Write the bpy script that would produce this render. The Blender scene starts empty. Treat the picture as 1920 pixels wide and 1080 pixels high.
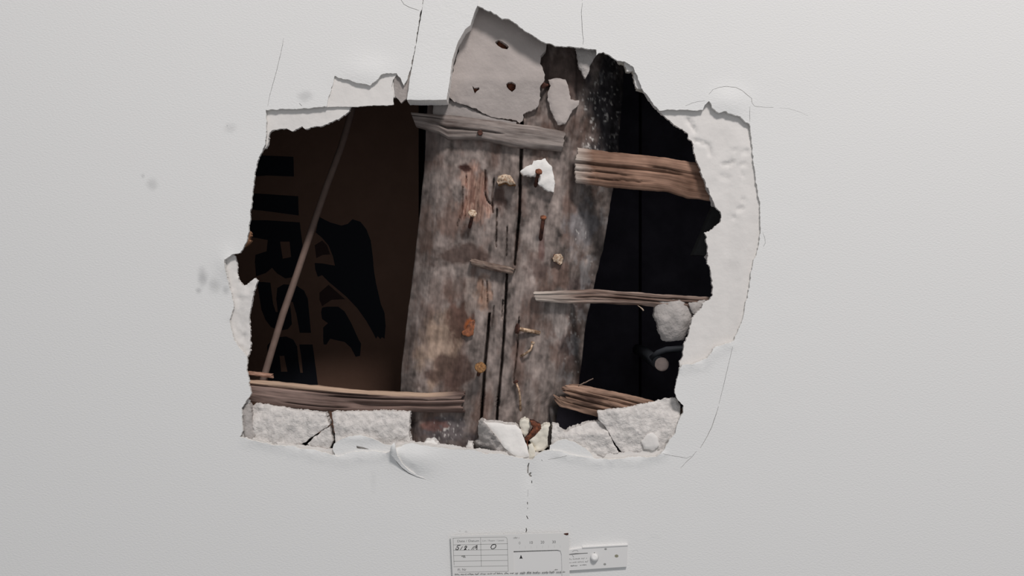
import bpy, math, random
import numpy as np
from mathutils import Vector, noise
from mathutils.geometry import delaunay_2d_cdt

random.seed(7)
C = bpy.context.scene.collection
SC = bpy.context.scene

# ------------------------------------------------------------------ camera, light, exposure
D = 0.80          # camera to wall face, metres
S = 0.0005        # metres per photo pixel on the wall face
ZC = 1.40         # height of the picture centre

cam_d = bpy.data.cameras.new('camera')
cam_d.sensor_width = 36.0
cam_d.lens = 36.0 * D / (1920 * S)
cam_d.clip_start = 0.01
cam = bpy.data.objects.new('camera', cam_d)
C.objects.link(cam)
cam.location = (0, -D, ZC)
cam.rotation_euler = (math.pi / 2, 0, 0)
SC.camera = cam

w = bpy.data.worlds.new('room_light')
SC.world = w
w.use_nodes = True
bg = w.node_tree.nodes['Background']
bg.inputs[0].default_value = (0.93, 0.96, 1.0, 1)
bg.inputs[1].default_value = 0.34


def area(name, loc, target, size, power, col):
    l = bpy.data.lights.new(name, 'AREA')
    l.shape = 'RECTANGLE'
    l.size, l.size_y = size
    l.energy = power
    l.color = col
    o = bpy.data.objects.new(name, l)
    C.objects.link(o)
    o.location = loc
    o.rotation_euler = (Vector(target) - Vector(loc)).to_track_quat('-Z', 'Y').to_euler()
    return o


area('ceiling_lamp', (0.62, -1.6, 3.5), (0.1, 0, 1.45), (0.5, 0.4), 53.0, (1.0, 0.955, 0.93))

SC.view_settings.view_transform = 'Standard'
SC.view_settings.look = 'None'
SC.view_settings.gamma = 1.0
SC.view_settings.use_curve_mapping = False
SC.view_settings.exposure = 0.0


# ------------------------------------------------------------------ helpers
def P(px, py, y):
    """the point at depth y that the photo shows at px, py"""
    k = S * (1 + y / D)
    return ((px - 960) * k, y, ZC + (540 - py) * k)


def lin(r, g, b):
    f = lambda c: (c / 255 / 12.92) if c / 255 <= 0.04045 else ((c / 255 + 0.055) / 1.055) ** 2.4
    return (f(r), f(g), f(b))


def alb(r, g, b, k=0.82):
    """reflectance of a thing that the photo shows in this colour in full room light"""
    return tuple(min(0.9, c / k) for c in lin(r, g, b))


def n2(x, y, seed=0):
    """smooth value noise in numpy, -1..1"""
    xi, yi = np.floor(x).astype(np.int64), np.floor(y).astype(np.int64)
    xf, yf = x - xi, y - yi
    u, v = xf * xf * (3 - 2 * xf), yf * yf * (3 - 2 * yf)

    def h(a, b):
        n = (a * 374761393 + b * 668265263 + seed * 974634777) & 0x7fffffff
        n = ((n ^ (n >> 13)) * 1274126177) & 0x7fffffff
        n = n ^ (n >> 16)
        return (n & 0xffff) / 32767.5 - 1.0
    a = h(xi, yi) * (1 - u) + h(xi + 1, yi) * u
    b = h(xi, yi + 1) * (1 - u) + h(xi + 1, yi + 1) * u
    return a * (1 - v) + b * v


def fbm(x, y, seed=0, oct=4):
    x, y = np.asarray(x, float), np.asarray(y, float)
    t, a, s = 0, 1.0, 0
    for o in range(oct):
        t = t + a * n2(x * 2 ** o, y * 2 ** o, seed + o * 17)
        s += a
        a *= 0.55
    return t / s


def dist_poly(px, py, pts):
    """distance to a polyline and place along it (0..1)"""
    d = np.full(px.shape, 1e9)
    tt = np.zeros(px.shape)
    m = len(pts) - 1
    for i in range(m):
        ax, ay = pts[i]
        bx, by = pts[i + 1]
        dx, dy = bx - ax, by - ay
        l2 = dx * dx + dy * dy + 1e-9
        t = np.clip(((px - ax) * dx + (py - ay) * dy) / l2, 0, 1)
        q = np.hypot(px - ax - t * dx, py - ay - t * dy)
        k = q < d
        d = np.where(k, q, d)
        tt = np.where(k, (i + t) / m, tt)
    return d, tt


def blob(px, py, cx, cy, rx, ry, seed=0, rag=0.5):
    """soft ragged patch mask"""
    q = np.hypot((px - cx) / rx, (py - cy) / ry)
    q = q + 1.5 * rag * fbm(px / (0.38 * rx + 4), py / (0.45 * ry + 4), seed, 5)
    return np.clip((1.05 - q) / 0.45, 0, 1)


def interp(tab, v):
    a = np.array(tab, float)
    return np.interp(v, a[:, 0], a[:, 1])


def link(o, parent=None):
    C.objects.link(o)
    if parent is not None:
        o.parent = parent
        o.matrix_parent_inverse = parent.matrix_world.inverted()
    return o


def tag(o, label, cat, group=None):
    o['label'] = label
    o['category'] = cat
    if group:
        o['group'] = group
    return o


def thing(name, label, cat, at, group=None):
    o = bpy.data.objects.new(name, None)
    o.empty_display_size = 0.01
    C.objects.link(o)
    o.location = at
    bpy.context.view_layer.update()
    return tag(o, label, cat, group)


def mesh_obj(name, verts, faces, mats, parent=None, fmat=None, smooth=None, col=None, uv=None):
    me = bpy.data.meshes.new(name)
    me.from_pydata([tuple(v) for v in verts], [], [tuple(f) for f in faces])
    for m in (mats if isinstance(mats, (list, tuple)) else [mats]):
        me.materials.append(m)
    if fmat is not None:
        me.polygons.foreach_set('material_index', fmat)
    if smooth is not None:
        me.polygons.foreach_set('use_smooth', smooth)
    if col is not None:
        a = me.color_attributes.new('Tint', 'FLOAT_COLOR', 'POINT')
        c = np.ones((len(verts), 4), np.float32)
        c[:, :3] = col
        a.data.foreach_set('color', c.ravel())
    if uv is not None:
        ul = me.uv_layers.new(name='grain')
        li = np.zeros(len(me.loops), np.int32)
        me.loops.foreach_get('vertex_index', li)
        ul.data.foreach_set('uv', np.asarray(uv, np.float32)[li].ravel())
    me.update()
    return link(bpy.data.objects.new(name, me), parent)


def resample(pts, step, jag, seed, closed=True):
    out = []
    n = len(pts)
    for i in range(n if closed else n - 1):
        a, b = pts[i], pts[(i + 1) % n]
        L = math.hypot(b[0] - a[0], b[1] - a[1])
        k = max(1, int(round(L / step)))
        for j in range(k):
            t = j / k
            x, y = a[0] + (b[0] - a[0]) * t, a[1] + (b[1] - a[1]) * t
            if jag:
                q = noise.fractal(Vector((x * 0.11, y * 0.11, seed)), 0.9, 2.1, 4)
                r = noise.fractal(Vector((x * 0.11 + 50, y * 0.11, seed + 9)), 0.9, 2.1, 4)
                x += jag * q
                y += jag * r
            out.append((x, y))
    return out


def inside(px, py, loops):
    c = np.zeros(px.shape, bool)
    for lp in loops:
        a = np.array(lp)
        b = np.roll(a, -1, 0)
        for (x1, y1), (x2, y2) in zip(a, b):
            if y1 == y2:
                continue
            k = ((y1 > py) != (y2 > py)) & (px < (x2 - x1) * (py - y1) / (y2 - y1) + x1)
            c ^= k
    return c


def slab(name, loops, yf, yb, mats, parent=None, grid=8, area_px=None, rough=0.0, rscale=0.06,
         side_rough=0.0, seed=1, edge_round=0.0):
    """a plate with a ragged outline: loops = [(points, step, jag), ...] in photo pixels (even-odd), the
    front at depth yf (number or function), the back at yb; broken sides between them"""
    rl = [resample(p, st, jg, seed + i * 3.7) for i, (p, st, jg) in enumerate(loops)]
    pts, edges = [], []
    for lp in rl:
        o = len(pts)
        pts += lp
        edges += [(o + i, o + (i + 1) % len(lp)) for i in range(len(lp))]
    bp = np.array(pts)
    if grid:
        x0, y0, x1, y1 = area_px or (bp[:, 0].min(), bp[:, 1].min(), bp[:, 0].max(), bp[:, 1].max())
        rng = np.random.default_rng(int(seed * 10) + 3)
        gx, gy = np.meshgrid(np.arange(x0, x1, grid), np.arange(y0, y1, grid))
        gx = (gx + rng.uniform(-.3, .3, gx.shape) * grid).ravel()
        gy = (gy + rng.uniform(-.3, .3, gy.shape) * grid).ravel()
        k = inside(gx, gy, rl)
        gx, gy = gx[k], gy[k]
        if len(gx):
            near = np.full(gx.shape, 1e9)
            for i in range(0, len(bp), 64):
                b = bp[i:i + 64]
                near = np.minimum(near, np.hypot(gx[:, None] - b[None, :, 0], gy[:, None] - b[None, :, 1]).min(1))
            k = near > 0.45 * grid
            pts = pts + list(zip(gx[k].tolist(), gy[k].tolist()))
    V, E, F, *_ = delaunay_2d_cdt([Vector((p[0], p[1])) for p in pts], edges, [], 0, 1e-5)
    V = np.array([(v.x, v.y) for v in V])
    F = np.array([f for f in F if len(f) == 3])
    cen = V[F].mean(1)
    F = F[inside(cen[:, 0], cen[:, 1], rl)]
    used = np.unique(F)
    re = -np.ones(len(V), int)
    re[used] = np.arange(len(used))
    V, F = V[used], re[F]
    # pixel y runs down: make the front face the room (-y)
    a, b, c = V[F[:, 0]], V[F[:, 1]], V[F[:, 2]]
    flip = ((b[:, 0] - a[:, 0]) * (c[:, 1] - a[:, 1]) - (b[:, 1] - a[:, 1]) * (c[:, 0] - a[:, 0])) > 0
    F[flip] = F[flip][:, ::-1]
    cnt = {}
    for f in F:
        for i in range(3):
            e = (int(f[i]), int(f[(i + 1) % 3]))
            cnt[e] = 1
    bnd = [e for e in cnt if (e[1], e[0]) not in cnt]
    yv = yf(V[:, 0], V[:, 1]) if callable(yf) else np.full(len(V), yf)
    if rough:
        yv = yv + rough * fbm(V[:, 0] * rscale, V[:, 1] * rscale, int(seed * 13), 4)
    if edge_round:
        isb = np.zeros(len(V), bool)
        for e in bnd:
            isb[list(e)] = True
        yv = yv + np.where(isb, edge_round, 0)
    yv = np.minimum(yv, yb - 2e-4)
    front = [P(V[i, 0], V[i, 1], yv[i]) for i in range(len(V))]
    verts = list(front)
    faces = [tuple(f) for f in F]
    fm = [0] * len(F)
    sm = [bool(grid)] * len(F)
    bi = {}
    for e in bnd:
        for v in e:
            if v not in bi:
                x, y, z = front[v]
                m = len(verts)
                r1 = side_rough * noise.noise(Vector((V[v, 0] * .35, V[v, 1] * .35, seed + 2)))
                r2 = side_rough * noise.noise(Vector((V[v, 0] * .35 + 9, V[v, 1] * .35, seed + 5)))
                verts += [(x, y, z), (x + r1, y + (yb - y) * .45, z + r2), (x - r2 * .7, yb, z + r1 * .7)]
                bi[v] = m
    for a, b in bnd:
        ma, mb = bi[a], bi[b]
        for k in (0, 1):
            faces.append((mb + k, ma + k, ma + k + 1, mb + k + 1))
            fm.append(1)
            sm.append(False)
    o = len(verts)
    bpos = {}
    for i in range(len(V)):
        if i in bi:
            bpos[i] = bi[i] + 2
        else:
            x, y, z = front[i]
            bpos[i] = len(verts)
            verts.append((x, yb, z))
    for f in F:
        faces.append((bpos[f[2]], bpos[f[1]], bpos[f[0]]))
        fm.append(1)
        sm.append(False)
    if not isinstance(mats, (list, tuple)):
        mats = [mats, mats]
    return mesh_obj(name, verts, faces, mats, parent, fm, sm)


def slit(pts, w):
    """a thin closed outline along a polyline"""
    L, R = [], []
    n = len(pts)
    for i, p in enumerate(pts):
        a = pts[max(0, i - 1)]
        b = pts[min(n - 1, i + 1)]
        dx, dy = b[0] - a[0], b[1] - a[1]
        q = math.hypot(dx, dy) or 1
        ww = w * (0.35 + 0.65 * math.sin(math.pi * (i + .6) / (n + .2)))
        L.append((p[0] - dy / q * ww / 2, p[1] + dx / q * ww / 2))
        R.append((p[0] + dy / q * ww / 2, p[1] - dx / q * ww / 2))
    return L + R[::-1]


def box_obj(name, lo, hi, m, parent=None):
    x0, y0, z0 = lo
    x1, y1, z1 = hi
    v = [(x, y, z) for x in (x0, x1) for y in (y0, y1) for z in (z0, z1)]
    f = [(0, 1, 3, 2), (4, 6, 7, 5), (0, 4, 5, 1), (2, 3, 7, 6), (0, 2, 6, 4), (1, 5, 7, 3)]
    return mesh_obj(name, v, f, m, parent)


def tube_geo(path, radii, seg=10, rag=0.0, seed=0):
    path = [Vector(p) for p in path]
    n = len(path)
    V, F = [], []
    up = Vector((0.13, 0.3, 0.94))
    for i, p in enumerate(path):
        t = (path[min(n - 1, i + 1)] - path[max(0, i - 1)]).normalized()
        a = t.cross(up)
        if a.length < 1e-3:
            a = t.cross(Vector((1, 0, 0)))
        a.normalize()
        b = t.cross(a)
        r = radii[i] if isinstance(radii, (list, tuple)) else radii
        for k in range(seg):
            q = 2 * math.pi * k / seg
            rr = r * (1 + rag * noise.noise(Vector((i * .9, k * 1.3, seed))))
            V.append(p + a * math.cos(q) * rr + b * math.sin(q) * rr)
    for i in range(n - 1):
        for k in range(seg):
            k2 = (k + 1) % seg
            F.append((i * seg + k, i * seg + k2, (i + 1) * seg + k2, (i + 1) * seg + k))
    F.append(tuple(range(seg))[::-1])
    F.append(tuple((n - 1) * seg + k for k in range(seg)))
    return V, F


def tube(name, path, radii, m, parent=None, seg=10, rag=0.0, seed=0):
    V, F = tube_geo(path, radii, seg, rag, seed)
    return mesh_obj(name, V, F, m, parent, smooth=[len(f) == 4 for f in F])


# ------------------------------------------------------------------ materials
def new_mat(name):
    m = bpy.data.materials.new(name)
    m.use_nodes = True
    nt = m.node_tree
    return m, nt, nt.nodes['Principled BSDF']


def simple(name, col, rough=0.8, var=0.0, vscale=40, bump=0.0, bscale=300, metal=0.0, col2=None, detail=6):
    m, nt, b = new_mat(name)
    b.inputs['Roughness'].default_value = rough
    b.inputs['Metallic'].default_value = metal
    b.inputs['Specular IOR Level'].default_value = 0.25
    tc = nt.nodes.new('ShaderNodeTexCoord')
    if var or col2:
        nz = nt.nodes.new('ShaderNodeTexNoise')
        nz.inputs['Scale'].default_value = vscale
        nz.inputs['Detail'].default_value = detail
        nt.links.new(tc.outputs['Object'], nz.inputs['Vector'])
        rp = nt.nodes.new('ShaderNodeValToRGB')
        c2 = col2 or tuple(c * (1 - var) for c in col)
        rp.color_ramp.elements[0].position = 0.35
        rp.color_ramp.elements[1].position = 0.65
        rp.color_ramp.elements[0].color = (*c2, 1)
        rp.color_ramp.elements[1].color = (*col, 1)
        nt.links.new(nz.outputs['Fac'], rp.inputs['Fac'])
        nt.links.new(rp.outputs['Color'], b.inputs['Base Color'])
    else:
        b.inputs['Base Color'].default_value = (*col, 1)
    if bump:
        nz = nt.nodes.new('ShaderNodeTexNoise')
        nz.inputs['Scale'].default_value = bscale
        nz.inputs['Detail'].default_value = 5
        nt.links.new(tc.outputs['Object'], nz.inputs['Vector'])
        bp = nt.nodes.new('ShaderNodeBump')
        bp.inputs['Strength'].default_value = 1.0
        bp.inputs['Distance'].default_value = bump
        nt.links.new(nz.outputs['Fac'], bp.inputs['Height'])
        nt.links.new(bp.outputs['Normal'], b.inputs['Normal'])
    return m


def wood_mat(name, rough=0.85, contrast=0.35, us=900, vs=22, bump=0.0006):
    """weathered wood: the tint of each spot is on the mesh, the fine grain runs along it"""
    m, nt, b = new_mat(name)
    b.inputs['Roughness'].default_value = rough
    b.inputs['Specular IOR Level'].default_value = 0.2
    at = nt.nodes.new('ShaderNodeAttribute')
    at.attribute_name = 'Tint'
    uv = nt.nodes.new('ShaderNodeUVMap')
    uv.uv_map = 'grain'
    mp = nt.nodes.new('ShaderNodeMapping')
    mp.inputs['Scale'].default_value = (us, vs, 1)
    nt.links.new(uv.outputs['UV'], mp.inputs['Vector'])
    nz = nt.nodes.new('ShaderNodeTexNoise')
    nz.inputs['Scale'].default_value = 1.0
    nz.inputs['Detail'].default_value = 5
    nz.inputs['Roughness'].default_value = 0.62
    nt.links.new(mp.outputs['Vector'], nz.inputs['Vector'])
    mr = nt.nodes.new('ShaderNodeMapRange')
    mr.inputs['From Min'].default_value = 0.25
    mr.inputs['From Max'].default_value = 0.75
    mr.inputs['To Min'].default_value = 1 - contrast
    mr.inputs['To Max'].default_value = 1 + contrast * 0.7
    nt.links.new(nz.outputs['Fac'], mr.inputs['Value'])
    mx = nt.nodes.new('ShaderNodeVectorMath')
    mx.operation = 'SCALE'
    nt.links.new(at.outputs['Color'], mx.inputs[0])
    nt.links.new(mr.outputs['Result'], mx.inputs['Scale'])
    nt.links.new(mx.outputs['Vector'], b.inputs['Base Color'])
    bp = nt.nodes.new('ShaderNodeBump')
    bp.inputs['Distance'].default_value = bump
    nt.links.new(nz.outputs['Fac'], bp.inputs['Height'])
    nt.links.new(bp.outputs['Normal'], b.inputs['Normal'])
    return m


def paint_mat():
    """matt wall paint with roller texture and a few grey scuffs"""
    m, nt, b = new_mat('wall_paint')
    N, K = nt.nodes.new, nt.links.new
    b.inputs['Roughness'].default_value = 0.75
    b.inputs['Specular IOR Level'].default_value = 0.2
    tc = N('ShaderNodeTexCoord')
    base = N('ShaderNodeRGB')
    base.outputs[0].default_value = (0.79, 0.785, 0.775, 1)
    nz = N('ShaderNodeTexNoise')
    nz.inputs['Scale'].default_value = 90
    nz.inputs['Detail'].default_value = 4
    K(tc.outputs['Object'], nz.inputs['Vector'])
    acc = None
    for px, py, rx, ry, amt in ((380, 520, 14, 26, .55), (402, 535, 20, 22, .4), (424, 545, 12, 14, .45), (372, 545, 9, 9, .5),
                                (285, 345, 16, 18, .32), (268, 330, 6, 6, .35), (432, 240, 18, 14, .22), (426, 236, 3, 3, .6),
                                (572, 180, 24, 16, .35), (440, 600, 26, 10, .2), (862, 996, 3, 2, .4), (874, 997, 4, 3, .4),
                                (700, 900, 9, 34, .10), (1760, 900, 5, 5, .1), (1012, 455, 3, 3, .2)):
        q = P(px, py, 0)
        v = N('ShaderNodeVectorMath')
        v.operation = 'SUBTRACT'
        v.inputs[1].default_value = q
        K(tc.outputs['Object'], v.inputs[0])
        s = N('ShaderNodeVectorMath')
        s.operation = 'MULTIPLY'
        s.inputs[1].default_value = (1 / (rx * S), 0, 1 / (ry * S))
        K(v.outputs[0], s.inputs[0])
        ln = N('ShaderNodeVectorMath')
        ln.operation = 'LENGTH'
        K(s.outputs[0], ln.inputs[0])
        ad = N('ShaderNodeMath')
        ad.operation = 'ADD'
        K(ln.outputs['Value'], ad.inputs[0])
        K(nz.outputs['Fac'], ad.inputs[1])
        mr = N('ShaderNodeMapRange')
        mr.interpolation_type = 'SMOOTHSTEP'
        mr.inputs['From Min'].default_value = 0.5
        mr.inputs['From Max'].default_value = 1.5
        mr.inputs['To Min'].default_value = amt
        mr.inputs['To Max'].default_value = 0
        K(ad.outputs[0], mr.inputs['Value'])
        if acc is None:
            acc = mr.outputs['Result']
        else:
            mm = N('ShaderNodeMath')
            mm.operation = 'MAXIMUM'
            K(acc, mm.inputs[0])
            K(mr.outputs['Result'], mm.inputs[1])
            acc = mm.outputs[0]
    mix = N('ShaderNodeMix')
    mix.data_type = 'RGBA'
    K(acc, mix.inputs[0])
    K(base.outputs[0], mix.inputs[6])
    mix.inputs[7].default_value = (0.36, 0.36, 0.36, 1)
    K(mix.outputs[2], b.inputs['Base Color'])
    mp = N('ShaderNodeMapping')
    mp.inputs['Rotation'].default_value = (0, math.radians(-35), 0)
    mp.inputs['Scale'].default_value = (430, 430, 800)
    K(tc.outputs['Object'], mp.inputs['Vector'])
    tx = N('ShaderNodeTexNoise')
    tx.inputs['Scale'].default_value = 1
    tx.inputs['Detail'].default_value = 3
    K(mp.outputs['Vector'], tx.inputs['Vector'])
    bp = N('ShaderNodeBump')
    bp.inputs['Strength'].default_value = 1
    bp.inputs['Distance'].default_value = 0.00025
    K(tx.outputs['Fac'], bp.inputs['Height'])
    K(bp.outputs['Normal'], b.inputs['Normal'])
    return m


M_paint = paint_mat()
M_core = simple('plaster_core', (0.74, 0.72, 0.69), 0.95, 0.12, 220, 0.0006, 500)
M_under = simple('old_plaster', (0.765, 0.735, 0.71), 0.9, 0.05, 60, 0.00025, 260)
M_chunk = simple('broken_plaster', (0.73, 0.69, 0.66), 0.95, 0.20, 190, 0.0014, 330)
M_white = simple('white_plaster', (0.84, 0.81, 0.78), 0.9, 0.03, 90, 0.0003, 400)
M_greyp = simple('grey_plaster_and_shade', (0.47, 0.435, 0.415), 0.95, 0.22, 90, 0.0009, 420)
M_patch = simple('dusty_plaster', (0.48, 0.425, 0.40), 0.95, 0.12, 45, 0.0004, 300)
M_foam = simple('cream_foam', (0.80, 0.75, 0.65), 0.8, 0.08, 120, 0.0004, 300)
M_rust = simple('rust', alb(120, 70, 48), 0.75, 0, 300, 0.0003, 600, 0.0, alb(70, 42, 32))
M_rust2 = simple('dark_rust', alb(85, 52, 42), 0.8, 0, 300, 0.0003, 600, 0.0, alb(50, 34, 30))
M_orange = simple('orange_rust', alb(142, 88, 60), 0.8, 0, 260, 0.0003, 500, 0.0, alb(82, 52, 40))
M_ochre = simple('ochre_crumb', alb(152, 112, 72), 0.9, 0, 700, 0.0012, 700, 0.0, alb(92, 66, 46))
M_steel = simple('bright_nail', alb(190, 165, 140), 0.5, 0, 400, 0.0002, 500, 0.3, alb(120, 92, 72))
M_pale = simple('pale_nail', alb(198, 180, 160), 0.8, 0, 500, 0.0003, 700, 0.0, alb(130, 100, 78))
M_wood = wood_mat('weathered_timber', 0.9, 0.20, 330, 14, 0.0006)
M_lath = wood_mat('lath_wood', 0.85, 0.38, 650, 14, 0.0007)
M_card = simple('cardboard', alb(122, 94, 80), 0.9, 0.08, 50, 0.0002, 200)
M_ink = simple('black_ink', alb(28, 30, 38), 0.7)
M_ink2 = simple('brown_ink', alb(58, 42, 40), 0.7)
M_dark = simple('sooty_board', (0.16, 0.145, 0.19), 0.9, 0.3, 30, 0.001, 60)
M_dark_timber = simple('dark_timber', (0.035, 0.028, 0.024), 0.9, 0.3, 60, 0.001, 90)
M_rod = simple('grey_cable', alb(112, 94, 86), 0.7, 0.15, 120)
M_pipe = simple('dull_pipe', (0.06, 0.065, 0.075), 0.5, 0.3, 60)
M_pipe_end = simple('pinkish_pipe_end', (0.78, 0.62, 0.56), 0.7, 0.2, 200, 0.0003, 500)
M_plastic = simple('white_plastic', (0.735, 0.725, 0.71), 0.45)
M_plastic2 = simple('white_plastic_tab', (0.75, 0.74, 0.73), 0.4)
M_print = simple('grey_print', (0.14, 0.14, 0.14), 0.7)
M_pale_print = simple('pale_print', (0.32, 0.32, 0.31), 0.7)
M_pen = simple('pen_ink', (0.02, 0.02, 0.022), 0.6)
M_hole = simple('olive_hole', (0.28, 0.27, 0.20), 0.9)
M_hair = simple('straw_fibre', (0.42, 0.36, 0.28), 0.9)

# ------------------------------------------------------------------ the setting: wall, cavity
# outline of the hole in the skim coat (front layer)
SKIM_HOLE = [
    (896, 12), (910, 18), (930, 26), (941, 36), (950, 34), (962, 41), (975, 50), (990, 61), (1000, 68), (1010, 74), (1022, 80), (1035, 84),
    (1050, 87), (1077, 88), (1100, 91), (1119, 93), (1118, 103), (1131, 97), (1145, 106), (1157, 114), (1172, 115), (1187, 126), (1194, 140),
    (1202, 165), (1210, 175), (1219, 185), (1226, 196), (1236, 207), (1246, 206), (1280, 205), (1318, 206), (1325, 193), (1329, 190), (1335, 201), (1348, 211),
    (1360, 209), (1374, 215), (1387, 218), (1399, 228), (1405, 232), (1408, 250), (1414, 310), (1424, 380), (1427, 430), (1424, 458),
    (1418, 474), (1411, 500), (1404, 540), (1393, 598), (1376, 640), (1364, 644), (1342, 650), (1325, 672), (1302, 682), (1279, 685),
    (1274, 690), (1272, 705), (1267, 720), (1266, 738), (1270, 748), (1281, 760), (1281, 773), (1272, 790), (1266, 810), (1252, 830), (1245, 846),
    (1230, 857), (1192, 857), (1155, 861), (1120, 860), (1080, 855), (1055, 848), (1035, 843), (1015, 848), (996, 862), (975, 858), (937, 851),
    (905, 850), (890, 844), (860, 843), (827, 840), (792, 835), (767, 831), (742, 840), (735, 846), (722, 850), (705, 846), (675, 846), (652, 850), (632, 856),
    (612, 850), (590, 843), (562, 842), (550, 836), (522, 836), (500, 832), (477, 827), (459, 821), (450, 819), (455, 808), (453, 790),
    (453, 765), (462, 752), (472, 738), (467, 725), (467, 710), (462, 695), (464, 680), (462, 668), (452, 655), (440, 640), (434, 618), (430, 600),
    (438, 580), (436, 560), (428, 530), (422, 505), (420, 486), (436, 477), (450, 474), (458, 462), (464, 447), (467, 422), (470, 395), (474, 360), (478, 322), (485, 295),
    (490, 287), (497, 270), (499, 250), (499, 206), (540, 204), (590, 202), (612, 200), (620, 170), (628, 143), (660, 152), (695, 160), (705, 151), (714, 141), (722, 138), (744, 137),
    (750, 146), (757, 160), (764, 148), (772, 119), (781, 70), (788.5, 24), (790, 19), (801, -60), (905, -60), (899, -20)]
# outline of the hole in the old plaster behind it
BASE_HOLE = [
    (896, -4), (930, 8), (975, 32), (1010, 58), (1050, 70), (1100, 75), (1130, 82), (1160, 104), (1172, 122), (1176, 134), (1187, 133), (1190, 152), (1194, 165), (1203, 169),
    (1212, 180), (1222, 194), (1235, 209), (1245, 216), (1257, 227), (1270, 239), (1285, 245), (1292, 260), (1300, 272), (1301, 285), (1305, 300), (1317, 325),
    (1324, 345), (1334, 370), (1340, 388), (1351, 396), (1353, 407), (1350, 417), (1335, 430), (1322, 437), (1325, 457), (1327, 475), (1326, 494), (1331, 500), (1333, 512), (1336, 530),
    (1336, 555), (1330, 562), (1317, 570), (1312, 582), (1300, 592), (1297, 605), (1290, 630), (1281, 650), (1280, 670), (1275, 680), (1277, 700),
    (1277, 730), (1285, 760), (1290, 775), (1278, 800), (1270, 822), (1255, 838), (1200, 846), (1150, 850), (1080, 848), (1030, 846), (990, 852), (940, 847), (900, 843), (830, 834), (770, 828),
    (735, 836), (650, 842), (600, 840), (540, 832), (490, 826), (466, 818), (474, 806), (470, 790), (466, 765), (468, 752), (458, 735), (452, 700), (455, 680),
    (463, 668), (470, 657), (469, 635), (469, 615), (467, 597), (468, 580), (472, 565), (477, 542), (482, 527), (479, 523), (470, 527), (462, 533), (456, 535), (449, 525), (444, 505), (444, 487), (436, 470),
    (445, 440), (452, 395), (456, 360), (462, 320), (472, 292), (490, 284), (499, 277), (504, 262), (505, 247), (518, 243), (532, 241), (550, 244), (567, 236), (572, 241), (587, 238), (605, 236), (630, 225), (647, 216),
    (656, 203), (665, 190), (700, 186), (740, 182), (752, 176), (770, 118), (787, 24), (800, -60), (905, -60)]

CR = [  # cracks through the skim coat: points, width in photo pixels
    ([(1092, 5), (1090, 22), (1091, 40), (1092, 60), (1094, 76), (1093, 84)], 1.3),
    ([(1091, -60), (1092, -20), (1091.5, 1)], 1.3),
    ([(531, 72), (530, 84), (524, 110), (518, 135), (511, 160), (505, 182), (502, 199)], 1.2),
    ([(751, -2), (757, 8), (768, 14), (780, 17.5), (786, 20)], 1.4),
    ([(1329, 177), (1337, 168), (1349, 163.5), (1363, 162), (1380, 164), (1392, 170), (1401, 178), (1409, 184), (1410, 193), (1415, 199), (1430, 201), (1450, 201.5)], 1.3),
    ([(1406, 200), (1405.6, 210), (1405.8, 222), (1406, 228)], 1.1),
    ([(1285, 198.5), (1298, 193), (1308, 190.5), (1322, 189.5)], 0.8),
    ([(1462, 202), (1480, 204), (1500, 210), (1515, 217)], 0.5),
    ([(1430, 436), (1434, 446), (1435, 455), (1431, 463)], 0.9),
    ([(1374, 650), (1371, 662), (1362, 700), (1355, 730), (1348, 757)], 1.0),
    ([(1347, 762), (1341, 782), (1334, 802), (1324, 822), (1313, 840)], 1.5),
    ([(1306, 846), (1298, 856), (1287, 866), (1276, 878)], 1.1),
    ([(1243, 850), (1257, 854), (1275, 857), (1287, 859), (1297, 855)], 1.0),
    ([(1028, 861.5), (1040, 860), (1055, 856.5), (1063, 854)], 1.0),
    ([(737, 853), (744, 866), (755, 879), (768, 888), (782, 894), (797, 898)], 1.9),
    ([(992, 868), (990, 874), (989.5, 882), (990, 888)], 3.0),
    ([(996, 886), (993, 889), (994, 892), (997, 893)], 4.5),
    ([(997, 901), (997, 906)], 2.0),
    ([(990, 918), (989.5, 931)], 0.7),
    ([(989, 941), (989, 946)], 2.0),
    ([(989, 952), (989, 955)], 1.5),
    ([(987, 967), (990, 973)], 2.0),
    ([(986.5, 990), (987.5, 994), (986, 999)], 2.2),
    ([(1015, 862), (1017, 864)], 1.5),
    ([(668, 838.5), (680, 840), (690, 840.5)], 0.1),
    ([(430, 598), (440, 597), (452, 600)], 0.1),
    ([(561, 194), (566, 198.5)], 1.4),
    ([(1690, 294), (1700, 295)], 0.1),
]
CR = [c for c in CR if c[1] > 0.2]

HB = np.array(resample(SKIM_HOLE, 6, 0, 0))


def gauss(px, py, cx, cy, rx, ry):
    return np.exp(-(((px - cx) / rx) ** 2 + ((py - cy) / ry) ** 2))


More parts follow.
